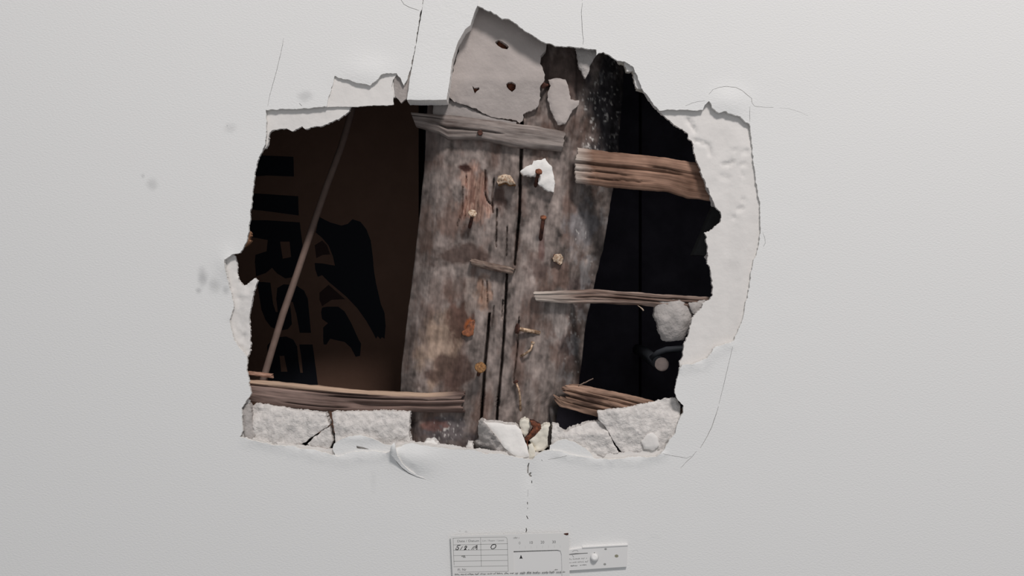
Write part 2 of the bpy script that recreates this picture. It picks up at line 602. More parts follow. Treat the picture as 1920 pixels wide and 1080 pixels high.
def skim_front(px, py):
    y = np.zeros(px.shape)
    y -= 0.0020 * gauss(px, py, 1366, 190, 34, 24)            # the blister at the upper right
    y -= 0.0022 * gauss(px, py, 690, 140, 46, 30)             # sheet standing off the wall
    d, t = dist_poly(px, py, [(735, 846), (744, 866), (758, 880), (797, 897)])
    lift = gauss(px, py, 770, 858, 46, 26)
    y -= 0.0045 * lift * np.where(py < 855 + (px - 735) * .62, 1, .25)
    y -= 0.0025 * gauss(px, py, 741, 846, 9, 14)
    d, t = dist_poly(px, py, [(460, 825), (560, 846), (640, 862), (735, 850)])
    y -= 0.0011 * np.exp(-(d / 6) ** 2)
    d, t = dist_poly(px, py, [(1040, 850), (1120, 866), (1200, 863), (1245, 852)])
    y -= 0.0012 * np.exp(-(d / 6) ** 2)
    d, t = dist_poly(px, py, [(1272, 690), (1320, 682), (1345, 655), (1370, 646)])
    y -= 0.0014 * np.exp(-(d / 7) ** 2)
    y -= 0.0025 * gauss(px, py, 425, 500, 16, 30)
    y += 0.0012 * gauss(px, py, 994, 890, 10, 30)
    y += 0.0004 * fbm(px / 60, py / 60, 5, 3) * np.exp(-((px - 960) ** 2 / 600 ** 2 + (py - 500) ** 2 / 480 ** 2))
    return y


SKIM_T = 0.0032
wall = slab('wall_front', [([(-1500, -1100), (3420, -1100), (3420, 2250), (-1500, 2250)], 600, 0), (SKIM_HOLE, 2.5, 1.9)]
            + [(slit(p, w_ * (.62 if w_ < 2 else .9)), 4, 0.3) for p, w_ in CR],
            skim_front, SKIM_T, [M_paint, M_core], grid=9, area_px=(380, -80, 1540, 1010), side_rough=0.0006, seed=2)
wall['kind'] = 'structure'

BGOUGE = [([(1355, 309), (1370, 307), (1374, 303)], 3, .0022), ([(1385, 312), (1397, 307)], 3, .0016), ([(1395, 285), (1400, 284)], 4, .0016),
          ([(1392, 375), (1393, 375)], 4, .0014), ([(1385, 393), (1391, 390)], 4, .0016), ([(1374, 409), (1378, 409)], 3, .0012),
          ([(1288, 224), (1297, 237), (1302, 245)], 3, .0022), ([(1301, 263), (1322, 270), (1328, 272), (1331, 290)], 3, .0018),
          ([(1376, 282), (1380, 281)], 3, .001), ([(1388, 320), (1394, 330)], 3, .001), ([(1352, 330), (1365, 334)], 5, .0009)]


def base_front(px, py):
    y = np.full(px.shape, SKIM_T + 0.0002)
    for p, w_, dp in BGOUGE:
        d, t = dist_poly(px, py, p)
        y += dp * np.exp(-(d / w_) ** 2)
    y += 0.0008 * (1 + fbm(px / 22, py / 22, 3)) * .5
    y -= 0.0016 * np.clip((px - 1365) / 25, 0, 1) * np.clip((py - 235) / 40, 0, 1)
    y += 0.0016 * fbm(px / 7, py / 7, 9) * (gauss(px, py, 455, 545, 22, 70) + gauss(px, py, 458, 640, 14, 40))
    # broken, sunken rim at the lower left, and a raised lip above it
    y += 0.003 * gauss(px, py, 460, 780, 14, 40)
    y += 0.0018 * gauss(px, py, 455, 620, 14, 30) + 0.002 * gauss(px, py, 452, 510, 12, 16)
    return y


base = slab('old_plaster_coat', [([(300, -200), (1640, -200), (1640, 1020), (300, 1020)], 60, 0), (BASE_HOLE, 2.2, 2.4)],
            base_front, 0.0078, [M_under, M_chunk], parent=wall, grid=4.5, area_px=(415, -20, 1445, 880), side_rough=0.0012, seed=4)
slab('middle_coat', [([(608, 200.5), (616, 168), (624, 141), (660, 147), (700, 150), (720, 134), (748, 134), (737, 150), (734, 162), (738, 176),
                      (737, 196), (725, 198), (700, 197), (670, 200), (640, 200)], 3, 1.2)],
     lambda x, y: 0.0016 + 0.0004 * fbm(x / 20, y / 20, 8), 0.0034, [M_under, M_core], parent=wall, grid=5, side_rough=0.0005, seed=9)

slab('torn_core', [([(737, 136), (760, 129), (772, 112), (775, 108), (769, 150), (763.5, 184), (752, 193), (741, 180)], 3, .8)], .0026, .006, [simple('dull_core', (0.40, 0.36, 0.34), .95, .2, 120, .0005, 400)] * 2, parent=wall, grid=5, seed=12)

# the cavity behind: back boards; unseen sides, top and bottom added against light leaks
X0, _, Z1 = P(250, -260, 0.0105)
X1, _, Z0 = P(1690, 1060, 0.0105)
YB = 0.33
o = box_obj('unseen_side_left', (X0 - .03, 0.0105, Z0), (X0, YB, Z1), M_dark_timber)
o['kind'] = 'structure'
o = box_obj('unseen_side_right', (X1, 0.0105, Z0), (X1 + .03, YB, Z1), M_dark_timber)
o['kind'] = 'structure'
o = box_obj('unseen_cavity_top', (X0 - .03, 0.0105, Z1), (X1 + .03, YB, Z1 + .03), M_dark_timber)
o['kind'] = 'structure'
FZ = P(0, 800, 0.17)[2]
o = box_obj('floor', (X0 - .03, 0.0105, Z0 - .03), (X1 + .03, YB, Z0), M_dark_timber)
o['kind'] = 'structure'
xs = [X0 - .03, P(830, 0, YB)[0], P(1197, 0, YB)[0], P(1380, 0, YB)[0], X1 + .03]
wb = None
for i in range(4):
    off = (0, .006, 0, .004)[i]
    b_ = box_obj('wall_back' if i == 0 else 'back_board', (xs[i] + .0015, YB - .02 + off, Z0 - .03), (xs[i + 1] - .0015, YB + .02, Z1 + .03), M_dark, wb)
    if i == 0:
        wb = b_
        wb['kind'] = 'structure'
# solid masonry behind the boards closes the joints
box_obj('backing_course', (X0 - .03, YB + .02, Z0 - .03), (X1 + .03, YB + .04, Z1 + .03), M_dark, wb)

# ------------------------------------------------------------------ the timber post
PY0 = 0.026
Lt = [(-120, 830), (100, 812), (215, 800), (300, 797), (420, 785), (500, 776), (600, 763), (700, 752), (760, 750), (1000, 735)]
Rt = [(-120, 1190), (100, 1172), (215, 1165), (300, 1158), (400, 1142), (470, 1130), (527, 1115), (615, 1097), (710, 1087), (738, 1084), (762, 1047), (800, 1040), (1000, 1034)]
FLt = [(-120, 862), (215, 846), (262, 838), (425, 827), (500, 815), (600, 800), (700, 790), (1000, 782)]
FRt = [(-120, 1088), (215, 1078), (282, 1068), (450, 1066), (575, 1071), (625, 1064), (665, 1046), (740, 1037), (765, 1028), (1000, 1016)]
POST_CRACKS = [
    ([(979, 150), (978, 275), (976, 320), (974, 400), (969, 450), (965, 496)], 5.0, .020),
    ([(951, 508), (948, 560), (945, 620), (940, 690), (933, 760), (928, 860)], 4.4, .018),
    ([(918, 588), (913, 640), (908, 700), (904, 760), (898, 860)], 5.2, .020),
    ([(973, 595), (970, 650), (963, 715)], 2.4, .008),
    ([(932, 392), (931, 425), (930, 462)], 2.6, .008), ([(951, 425), (949, 480)], 2.2, .006), ([(926, 335), (923, 370), (924, 398)], 3.2, .007),
    ([(910, 320), (909, 360), (914, 376), (922, 384)], 3.0, .006), ([(868, 350), (866, 400), (857, 425)], 2.4, .005), ([(875, 330), (872, 415)], 2.0, .004),
    ([(943, 562), (941, 598)], 2.4, .006), ([(926, 575), (922, 612)], 2.0, .005), ([(905, 527), (902, 570)], 2.2, .004), ([(913, 525), (914, 575)], 2.0, .004)]


def make_post():
    rows = np.arange(-120, 931, 2.8)
    nu = 215
    u = np.linspace(0, 1, nu)
    py = np.repeat(rows[:, None], nu, 1)
    L, R = interp(Lt, rows)[:, None], interp(Rt, rows)[:, None]
    L = L + .9 * fbm(rows / 18, rows * 0 + 3, 1)[:, None]
    R = R + 1.6 * fbm(rows / 22, rows * 0 + 8, 2)[:, None]
    FL, FR = interp(FLt, rows)[:, None], interp(FRt, rows)[:, None]
    px = L + (R - L) * u[None, :]
    sl = np.clip((FL - px) / (FL - L), 0, 1)
    sr = np.clip((px - FR) / (R - FR), 0, 1)
    # axis-aligned coordinates: a across, b along the leaning post
    a = px + (py - 540) * 0.105
    b = py
    y = PY0 + 0.024 * sl ** 1.5 + 0.05 * sr ** 1.35
    y += 0.0012 * fbm(a / 26, b / 90, 11) + 0.0005 * fbm(a / 5, b / 60, 12)
    for pts, w_, dp in POST_CRACKS:
        d, t = dist_poly(px + 0.7 * fbm(py / 9, py * 0 + w_, 4), py, pts)
        taper = np.clip(np.minimum(t, 1 - t) * 6 + .25, 0, 1)
        y += dp * np.clip(1.25 * (1 - d / (w_ * .5 * (0.5 + .5 * taper) + .6)), 0, 1)
    y += 0.0011 * fbm(a / 11, b / 20, 16, 5) + 0.0006 * fbm(px / 4, py / 6, 17, 3)
    m1 = blob(px, py, 890, 365, 30, 58, 21)
    m2 = blob(px, py, 908, 552, 17, 32, 22)
    spl = np.maximum(m1, m2)
    y += spl * (0.0016 + 0.0024 * fbm(a / 3.2, b / 45, 14))
    # a worn edge line where the sawn face ends on the lower right
    y += 0.003 * np.clip((px - (FR - 2)) / 4, 0, 1)
    y += np.clip(fbm(px / 9, py / 9, 15) - .1, 0, 1) * 0.004 * np.clip(sr * 2, 0, 1)

    def c(*rgb):
        return np.array(alb(*rgb))
    g1 = fbm(a / 5, b / 130, 31)[..., None]
    g2 = fbm(a / 38, b / 75, 32)[..., None]
    g3 = fbm(a / 13, b / 26, 34, 5)[..., None]
    g4 = fbm(px / 9, py / 9, 35, 4)[..., None]
    col = c(121, 110, 105) * np.clip(1 + 0.18 * g1 + 0.30 * g2 + 0.85 * g3 + 0.5 * g4, .2, 2)
    brown = np.clip(fbm(a / 30, b / 60, 36, 5)[..., None] * 2.4 - .1, 0, 1) * .75
    col = col * (1 - brown) + c(96, 76, 68) * (1 + .3 * g1 + .4 * g3) * brown

    def put(mask, rgb, k=1.0):
        nonlocal col
        mk = (mask * k)[..., None]
        col = col * (1 - mk) + c(*rgb) * np.clip(1 + .22 * g1 + .45 * g3 + .3 * g4, .25, 2) * mk
    put(np.clip(sl * 1.5, 0, 1) * (py < 300), (112, 100, 96), .7)
    put(m1, (126, 94, 82), .85)
    put(np.clip(m1 * 1.2 - .2, 0, 1) * (fbm(a / 2.2, b / 40, 33) > .05), (160, 132, 118), .6)
    put(m2, (146, 118, 102), .8)
    put(blob(px, py, 872, 316, 12, 8, 23), (62, 42, 38))
    put(blob(px, py, 850, 478, 62, 28, 24), (74, 60, 55), .9)
    put(blob(px, py, 800, 425, 16, 60, 25), (96, 78, 70), .7)
    put(blob(px, py, 820, 560, 18, 40, 26), (112, 98, 92), .6)
    put(blob(px, py, 822, 650, 40, 75, 27), (150, 128, 112), .8)
    put(blob(px, py, 858, 600, 26, 44, 28), (84, 62, 54), .9)
    put(blob(px, py, 795, 610, 10, 60, 44), (98, 84, 78), .6)
    put(blob(px, py, 845, 705, 50, 40, 29), (78, 60, 54), .85)
    put(blob(px, py, 880, 610, 10, 14, 30, .3), (150, 86, 52))
    put(blob(px, py, 884, 560, 16, 46, 34), (146, 132, 124), .6)
    put(blob(px, py, 1010, 505, 28, 22, 35), (86, 72, 68), .8)
    put(blob(px, py, 1052, 520, 22, 36, 36), (106, 86, 78), .8)
    put(blob(px, py, 1045, 592, 34, 46, 37), (142, 134, 130), .7)
    put(blob(px, py, 1090, 545, 26, 40, 38), (82, 68, 66), .7)
    put(blob(px, py, 1070, 650, 22, 42, 39), (82, 70, 68), .75)
    put(blob(px, py, 1003, 440, 26, 30, 40), (154, 142, 136), .6)
    put(blob(px, py, 1090, 420, 34, 46, 41), (128, 124, 126), .7)
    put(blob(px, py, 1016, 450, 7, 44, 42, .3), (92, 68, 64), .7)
    put(blob(px, py, 936, 372, 15, 34, 50), (72, 54, 48), .85)  # brown stain, with the wad's cast shadow put into the colour
    put(blob(px, py, 872, 432, 10, 16, 59), (74, 56, 50), .7)  # brown stain plus the pale nail's cast shadow, both in the colour
    put(blob(px, py, 838, 812, 60, 36, 43), (92, 86, 88), .8)
    put(blob(px, py, 815, 798, 24, 10, 45), (120, 82, 74), .6)
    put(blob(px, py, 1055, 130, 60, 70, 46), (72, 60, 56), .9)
    put(blob(px, py, 1140, 200, 44, 120, 47), (48, 46, 50), .92)  # dark wood, with the right bevel's shade put into its tint
    put(blob(px, py, 895, 206, 78, 16, 48, .2), (150, 140, 136), .8)
    # splashes of old limewash
    spk = np.clip((fbm(px / 4.5, py / 6, 51) - .30) * 6, 0, 1)
    zone = np.maximum.reduce([blob(px, py, 1130, 215, 40, 90, 52), blob(px, py, 1088, 440, 16, 26, 53), blob(px, py, 842, 805, 40, 28, 54) * .8,
                              blob(px, py, 1108, 500, 14, 20, 55), blob(px, py, 1078, 640, 16, 70, 56) * .7])
    put(spk * zone, (200, 195, 190), .9)
    put(np.clip((fbm(px / 12, py / 22, 60) - .12) * 4, 0, 1) * np.clip(sr * 3, 0, 1) * np.clip((py - 330) / 40, 0, 1), (146, 142, 142), .6)
    put(np.clip((fbm(px / 7, py / 14, 57) - .25) * 4, 0, 1) * blob(px, py, 1140, 190, 36, 100, 58), (110, 108, 110), .6)

    k = S * (1 + y / D)
    X, Z = (px - 960) * k, ZC + (540 - py) * k
    V = np.stack([X, y, Z], -1)
    back = 0.19
    Vl, Vr = V[:, :1].copy(), V[:, -1:].copy()
    Vl[..., 1] = back
    Vr[..., 1] = back
    Vl[..., 0] += .004
    Vr[..., 0] -= .004
    V = np.concatenate([Vl, V, Vr], 1)
    colx = np.concatenate([col[:, :1], col, col[:, -1:]], 1)
    ua = np.concatenate([a[:, :1] - 260, a, a[:, -1:] + 260], 1) * S
    vb = np.concatenate([b[:, :1], b, b[:, -1:]], 1) * S
    h, wd = V.shape[:2]
    idx = np.arange(h * wd).reshape(h, wd)
    f = np.stack([idx[:-1, :-1], idx[1:, :-1], idx[1:, 1:], idx[:-1, 1:]], -1).reshape(-1, 4)
    f2 = np.stack([idx[:-1, 0], idx[:-1, -1], idx[1:, -1], idx[1:, 0]], -1)
    faces = np.concatenate([f, f2])
    me = mesh_obj('timber_post', V.reshape(-1, 3), faces.tolist(), M_wood, None, smooth=[True] * len(faces),
                  col=np.clip(colx.reshape(-1, 3), .005, .85), uv=np.stack([ua, vb], -1).reshape(-1, 2))
    return me


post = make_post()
tag(post, 'thick leaning grey-brown timber post with long drying cracks filling the middle of the hole', 'post')


# ------------------------------------------------------------------ laths
def lath(name, label, top, bot, yf, th, rgb, rgb2, seed, rag=(0.0, 0.0), group='broken wooden laths', ridge=0.0012, dusty=(0, 0), cat='lath', n=150, m=26, parent=None, fis=(), edge=None):
    """a split wooden lath between two edge lines given in photo pixels, front at depth yf (start, end)"""
    T = np.linspace(0, 1, n)
    W = np.linspace(0, 1, m)

    def along(pts, t):
        p = np.array(pts, float)
        s = np.concatenate([[0], np.cumsum(np.hypot(*np.diff(p, axis=0).T))])
        s /= s[-1]
        return np.interp(t, s, p[:, 0]), np.interp(t, s, p[:, 1])
    wv = np.repeat(W[None, :], n, 0)
    rs = rag[0] * (0.5 + .5 * n2(W * 7.3, W * 0 + seed, 3)) + rag[0] * .5 * (np.arange(m) % 3 == 1) * .6
    re_ = rag[1] * (0.5 + .5 * n2(W * 6.1 + 4, W * 0 + seed, 5)) + rag[1] * .5 * (np.arange(m) % 4 == 2) * .6
    t = rs[None, :] + (1 - rs - re_)[None, :] * T[:, None]
    tx, ty = along(top, t)
    bx, by = along(bot, t)
    px, py = tx * (1 - wv) + bx * wv, ty * (1 - wv) + by * wv
    rd = fbm(wv * 5.5, t * 3.0, seed + 40) + .5 * fbm(wv * 13, t * 7, seed + 41)
    py = py + (1.4 * fbm(t * 14, wv * 0 + 2, seed + 8)) * np.where((wv < .01) | (wv > .99), 1, 0)
    y0 = yf[0] + (yf[1] - yf[0]) * t
    y = y0 + ridge * (rd + .35 * fbm(wv * 24, t * 9, seed + 42)) + th * .35 * np.abs(wv * 2 - 1) ** 5
    gap = np.zeros(t.shape)
    for w0, t0, t1, wd_ in fis:
        wc = w0 + .03 * fbm(t * 5, t * 0 + w0 * 9, seed + 43)
        env = np.clip(np.minimum(t - t0, t1 - t) * 14 + (.9 if t0 <= 0 or t1 >= 1 else .2), 0, 1)
        gap = np.maximum(gap, np.clip(1.4 - np.abs(wv - wc) / wd_, 0, 1) * env)
    y = y + th * .62 * gap
    k = S * (1 + y / D)
    front = np.stack([(px - 960) * k, y, ZC + (540 - py) * k], -1)
    bk = front.copy()
    bk[..., 1] = y0 + th
    len_m = abs(top[-1][0] - top[0][0]) * S
    g1 = (fbm(wv * 7, t * 4, seed) + .6 * fbm(wv * 22, t * 8, seed + 2))[..., None]
    g2 = fbm(wv * 2, t * 7, seed + 1)[..., None]
    c1, c2 = np.array(alb(*rgb)), np.array(alb(*rgb2))
    q = np.clip(.5 + .8 * g2 + .75 * g1, -.25, 1.2)
    col = c1 * q + c2 * (1 - q)
    if edge:  # tan top edge, with its highlight put into the tint
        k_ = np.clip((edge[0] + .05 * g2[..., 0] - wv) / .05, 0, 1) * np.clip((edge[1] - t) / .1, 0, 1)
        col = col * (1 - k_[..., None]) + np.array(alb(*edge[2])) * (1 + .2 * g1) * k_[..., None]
    e = np.zeros(t.shape)
    if dusty[0]:
        e = np.maximum(e, np.clip(1 - t / dusty[0] + .4 * g1[..., 0], 0, 1))
    if dusty[1]:
        e = np.maximum(e, np.clip(1 - (1 - t) / dusty[1] + .4 * g1[..., 0], 0, 1))
    e = np.clip(e, 0, 1)[..., None] * .9
    col = col * (1 - e) + np.array(alb(188, 177, 168)) * e
    V = np.concatenate([front.reshape(-1, 3), bk.reshape(-1, 3)])
    cc = np.concatenate([col.reshape(-1, 3)] * 2)
    uv = np.stack([wv * abs(by - ty).mean() * S, t * len_m], -1).reshape(-1, 2)
    uv = np.concatenate([uv, uv])
    I = np.arange(n * m).reshape(n, m)
    J = I + n * m
    f = lambda A, B, Cc, Dd: np.stack([A.ravel(), B.ravel(), Cc.ravel(), Dd.ravel()], -1)
    faces = np.concatenate([
        f(I[:-1, :-1], I[:-1, 1:], I[1:, 1:], I[1:, :-1]), f(J[:-1, :-1], J[1:, :-1], J[1:, 1:], J[:-1, 1:]),
        f(I[:-1, 0], I[1:, 0], J[1:, 0], J[:-1, 0]), f(I[:-1, -1], J[:-1, -1], J[1:, -1], I[1:, -1]),
        f(I[0, :-1], J[0, :-1], J[0, 1:], I[0, 1:]), f(I[-1, :-1], I[-1, 1:], J[-1, 1:], J[-1, :-1])])
    ob = mesh_obj(name, V, faces.tolist(), M_lath, parent, smooth=[i < (n - 1) * (m - 1) for i in range(len(faces))],
                  col=np.clip(cc, .01, .85), uv=uv)
    if label:
        tag(ob, label, cat, group)
    return ob


lath('wooden_lath', 'broad reddish-brown lath running from the post to the upper right rim', [(1079, 277), (1140, 284), (1215, 291), (1300, 304), (1380, 318)],
     [(1075, 342), (1140, 350), (1215, 356), (1255, 360), (1290, 371), (1345, 378), (1380, 380)], (.0135, .0125), .007, (148, 117, 100), (100, 75, 62), 3, (.015, 0), dusty=(.11, 0), ridge=.0008, fis=((.42, 0, .62, .035), (.62, .0, .3, .02), (.78, .05, .5, .018), (.3, .5, 1, .018)))
lath('wooden_lath', 'thin curved lath crossing the right void at mid height, plaster-white at its left tip', [(998, 547), (1065, 544), (1110, 542), (1150, 545), (1240, 552), (1300, 555), (1380, 560)],
     [(1001, 564), (1065, 569), (1130, 569), (1200, 573), (1250, 578), (1300, 579), (1380, 582)], (.0155, .0125), .006, (146, 128, 118), (92, 72, 64), 5, (.01, 0), dusty=(.24, 0), ridge=.0017, fis=((.55, .25, 1, .05), (.3, .4, .9, .04)))
lath('wooden_lath', 'short splintered tan lath at the lower right, tucked behind plaster rubble', [(1056, 721), (1082, 720), (1120, 728), (1160, 736), (1240, 756), (1300, 772)],
     [(1030, 742), (1050, 762), (1100, 776), (1130, 783), (1200, 800), (1300, 820)], (.0145, .0135), .007, (160, 130, 112), (98, 77, 66), 7, (.10, 0), ridge=.0022, fis=((.35, 0, .5, .03), (.55, 0, .8, .03), (.75, .1, .6, .025), (.2, .2, .9, .02)))
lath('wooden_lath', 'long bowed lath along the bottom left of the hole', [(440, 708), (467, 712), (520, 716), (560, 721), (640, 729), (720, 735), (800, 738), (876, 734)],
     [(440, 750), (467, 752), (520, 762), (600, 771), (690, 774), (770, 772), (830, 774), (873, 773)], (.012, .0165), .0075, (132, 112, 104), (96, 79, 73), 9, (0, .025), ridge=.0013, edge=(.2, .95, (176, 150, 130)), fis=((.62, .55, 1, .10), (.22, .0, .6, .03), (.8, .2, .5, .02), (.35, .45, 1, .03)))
lath('wooden_lath', 'short pale lath stub poking out at the lower left rim', [(440, 695), (470, 697), (512, 701)], [(440, 702), (470, 704), (512, 709)],
     (.013, .015), .005, (188, 150, 130), (140, 104, 88), 11, (0, .06), n=30, m=6)
lath('wooden_lath', 'small broken brown lath end at the left rim beside the dark lettering', [(440, 432), (462, 430), (473, 436)], [(440, 466), (458, 464), (471, 455)],
     (.0125, .0135), .006, (150, 112, 86), (110, 80, 60), 13, (0, .2), n=24, m=10)
bt = lath('wooden_lath', 'grey lath nailed level across the post head under the plaster patch', [(770, 211), (850, 217), (960, 231), (1010, 237), (1062, 247)],
          [(780, 237), (824, 250), (840, 261), (900, 262), (970, 276), (1056, 283)], (.0165, .0165), .0095, (136, 126, 121), (92, 82, 78), 15, (.0, .01), ridge=.0007, fis=((.55, .15, .6, .025), (.2, .0, .15, .02)))
bt2 = lath('wooden_lath', 'small broken lath scrap stuck to the middle of the post', [(878, 484), (905, 489), (940, 497), (969, 504)], [(882, 497), (905, 503), (940, 511), (964, 515)],
           (.0165, .0175), .0085, (132, 116, 106), (96, 78, 70), 17, (.05, .05), n=40, m=9)
lath('wood_splinter', 'hair-thin wood splinter standing up behind the lower right lath', [(1084, 722), (1098, 716), (1112, 709)], [(1085, 724), (1099, 718), (1113, 710.5)],
     (.017, .019), .0012, (130, 112, 100), (100, 84, 76), 19, n=12, m=4, cat='splinter', group=None, ridge=.0002)
lath('wood_splinter', 'tiny pale splinter hanging under the thin curved lath', [(1194, 572), (1204, 577), (1208, 582)], [(1196, 573), (1203, 580), (1206, 583)],
     (.0135, .0135), .0015, (190, 170, 150), (150, 130, 116), 20, n=10, m=4, cat='splinter', group=None, ridge=.0002)


# ------------------------------------------------------------------ plaster pieces
def chunk(name, label, outline, yf, yb, mats, grid=5, rough=.002, rscale=.08, jag=1.6, side=.0015, seed=1, er=.001, group='broken plaster lumps', cat='plaster', step=2.5):
    o = slab(name, [(outline, step, jag)], yf, yb, mats, grid=grid, rough=rough, rscale=rscale, side_rough=side, seed=seed, edge_round=er)
    if label:
        tag(o, label, cat, group)
    return o


chunk('plaster_strip', 'crisp white torn strip of wall plaster hanging at the top of the hole', [(791, 22), (774, 118), (768, 150), (763, 187), (800, 187.5), (837, 187), (842, 160), (848, 112), (858, 80), (872, 55), (882, 47), (885, 37), (890, 22), (896, 8), (906, -58), (803, -58)],
      lambda x, y: -0.0012 - 0.0012 * gauss(x, y, 800, 180, 60, 60), .0215, [M_paint, M_white], rough=.0001, jag=.5, side=.0004, seed=21, er=.0002, group=None)

PATCH = [(893, -40), (880, 20), (868, 60), (855, 110), (846, 150), (840, 180), (852, 190), (868, 195), (880, 200), (893, 203), (905, 212), (922, 219), (938, 222), (955, 223), (968, 226), (975, 231), (980, 228), (982, 214),
         (992, 208), (1005, 205), (1010, 195), (1013, 180), (1012, 165), (1020, 152), (1021, 140), (1014, 120), (1014, 105), (1024, 92), (1026, 70), (1020, 40), (1000, -40)]
PH = [[(928, 79), (934, 75), (941, 77), (950, 83), (954, 88), (951, 92), (942, 91), (934, 86)],
      [(885, 161), (889, 165), (898, 163), (899, 167), (893, 172), (890, 176), (887, 168)],
      [(949, 158), (953, 154), (960, 153), (967, 158), (967, 166), (960, 172), (954, 168), (950, 163)]]
pt = slab('plaster_patch', [(PATCH, 3, 2.0)] + [(h, 2, .6) for h in PH],
          lambda x, y: .0150 + .0082 * np.clip((y - 150) / 75, 0, 1) + .0010 * fbm(x / 45, y / 45, 3) + .0016 * np.clip(fbm(x / 9, y / 9, 6) - .1, 0, 1) * gauss(x, y, 880, 190, 60, 30), .0255,
          [M_patch, M_patch], grid=5, side_rough=.001, seed=31)
tag(pt, 'large dusty plaster patch with three rusty holes on the post head', 'plaster')
for (x, y, r, nm) in ((941, 84, 12, 'wide rusty nail stub in the topmost hole of the plaster patch'), (892, 168, 7, 'small rusty nail stub in the lower left hole of the plaster patch'), (959, 162, 9, 'round rusty nail stub in the lower right hole of the plaster patch')):
    st = tube('nail_stub', [P(x, y, .0275), P(x, y, .0225), P(x + .5, y, .0215)], [r * S, r * S, r * S * .6], M_rust, None, 10, .3, x)
    tag(st, nm, 'nail', 'rusty nails')
chunk('plaster_piece', 'fish-shaped grey plaster piece on the post, right of the patch', [(1028, 150), (1045, 146), (1060, 150), (1066, 160), (1068, 178), (1071, 187), (1086, 189), (1085, 197), (1073, 207), (1066, 222), (1060, 233), (1045, 234),
       (1040, 222), (1032, 205), (1027, 185), (1027, 172), (1033, 160)], .0195, .0275, M_patch, seed=33, rough=.0008, group=None)
chunk('plaster_piece', 'hanging grey plaster tongue under the top rim', [(1074, 70), (1082, 100), (1086, 125), (1092, 137), (1098, 146), (1104, 138), (1107, 122), (1112, 112), (1120, 100), (1126, 70)], .0105, .0165, M_greyp, seed=35, rough=.0008, group=None)
chunk('plaster_piece', 'ragged white plaster scrap pierced by a nail on the post', [(975, 322), (985, 313), (997, 309), (1000, 301), (1012, 300), (1022, 297), (1027, 305), (1034, 311), (1037, 325), (1040, 340), (1038, 359), (1027, 357), (1018, 350), (1009, 345), (1010, 333), (1003, 330), (992, 329), (981, 328)],
      .0165, .0265, M_white, seed=37, rough=.0016, group=None)
chunk('plaster_piece', 'thin grey-white plaster film over the post under the patch', [(812, 186), (838, 184), (856, 192), (880, 202), (900, 212), (925, 221), (950, 226), (968, 229), (968, 240), (930, 236), (880, 232), (850, 226), (812, 220)],
      .0225, .0262, simple('plaster_film', (0.34, 0.305, 0.29), .95, .2, 60, .0004, 300), seed=39, rough=.0006, group=None, jag=1)

# rubble along the bottom rim
chunk('plaster_lump', 'widest left block of broken plaster on the bottom rim', [(470, 762), (485, 756), (520, 762), (550, 768), (610, 775), (617, 796), (613, 801), (585, 818), (572, 830), (555, 838), (520, 837), (500, 833), (482, 826), (474, 812), (474, 790), (471, 775)],
      lambda x, y: .0045 + .004 * np.clip((790 - y) / 30, 0, 1) + .003 * gauss(x, y, 480, 770, 20, 20), .0205, M_chunk, seed=41, rough=.003, jag=1.8, rscale=.07, grid=4)
chunk('plaster_lump', 'small wedge of plaster between the two left blocks on the bottom rim', [(588, 820), (602, 810), (617, 801), (621, 812), (624, 828), (616, 845), (592, 842), (576, 833)], .0045, .0185, M_chunk, seed=43, rough=.002, grid=4)
chunk('plaster_lump', 'second block of broken plaster from the left, under the bowed lath', [(621, 773), (660, 772), (722, 771), (770, 772), (767, 795), (766, 810), (770, 832), (742, 843), (720, 848), (690, 846), (660, 848), (632, 848), (629, 825), (625, 795)],
      lambda x, y: .0040 + .004 * np.clip((790 - y) / 30, 0, 1), .0205, M_chunk, seed=45, rough=.003, rscale=.07, grid=4)
chunk('plaster_lump', 'grey crumbling block at the left corner of the bottom rim', [(452, 760), (463, 754), (470, 762), (472, 778), (474, 800), (479, 816), (474, 828), (458, 822), (455, 800), (453, 780)], .0035, .0125, M_greyp, seed=47, rough=.002, grid=3)


wl = chunk('plaster_lump', 'bright white faceted lump standing in the middle of the bottom rim', [(903, 789), (915, 792), (937, 793), (949, 796), (967, 797), (977, 806), (982, 821), (989, 839), (992, 856), (972, 860), (958, 850), (944, 838), (926, 814), (910, 796)],
           lambda x, y: .0022 + .00008 * np.clip(850 - y, 0, 60), .0225, [M_white, M_chunk], seed=49, rough=.0006, grid=4, jag=.8)
wf = chunk('broken_face', None, [(898, 792), (903, 788), (912, 797), (927, 815), (945, 839), (960, 851), (970, 859), (937, 855), (919, 853), (905, 851), (893, 842), (887, 829), (898, 824), (896, 803)],
           lambda x, y: .0026 + .00036 * np.maximum(0, -((x - 911) * 44 - (y - 794) * 34) / 55.6), .0225, [M_greyp, M_greyp], seed=48, rough=.004, rscale=.09, grid=2.5, jag=1.0)  # facet turned away from the light: its shade is put into the grey
wf.parent = wl
wf['label'] = 'rough broken side with shade put into its grey'
chunk('plaster_lump', 'tiny plaster crumb left of the bright white lump', [(874, 838), (878, 829), (886, 831), (888, 842), (882, 850), (873, 847)], .006, .0185, M_chunk, seed=50, grid=3)
chunk('plaster_lump', 'small pale crumb lying at the foot of the post', [(790, 838), (800, 826), (812, 825), (820, 832), (826, 843), (806, 845)], .0045, .0195, M_white, seed=51, grid=4, rough=.001)
chunk('foam_piece', 'cream foam bit right of the bright white lump', [(975, 789), (984, 786), (992, 788), (996, 797), (992, 806), (988, 818), (984, 820), (978, 810), (974, 798)], .009, .0225, M_foam, seed=53, grid=3, rough=.0015, group='cream foam bits', cat='foam')
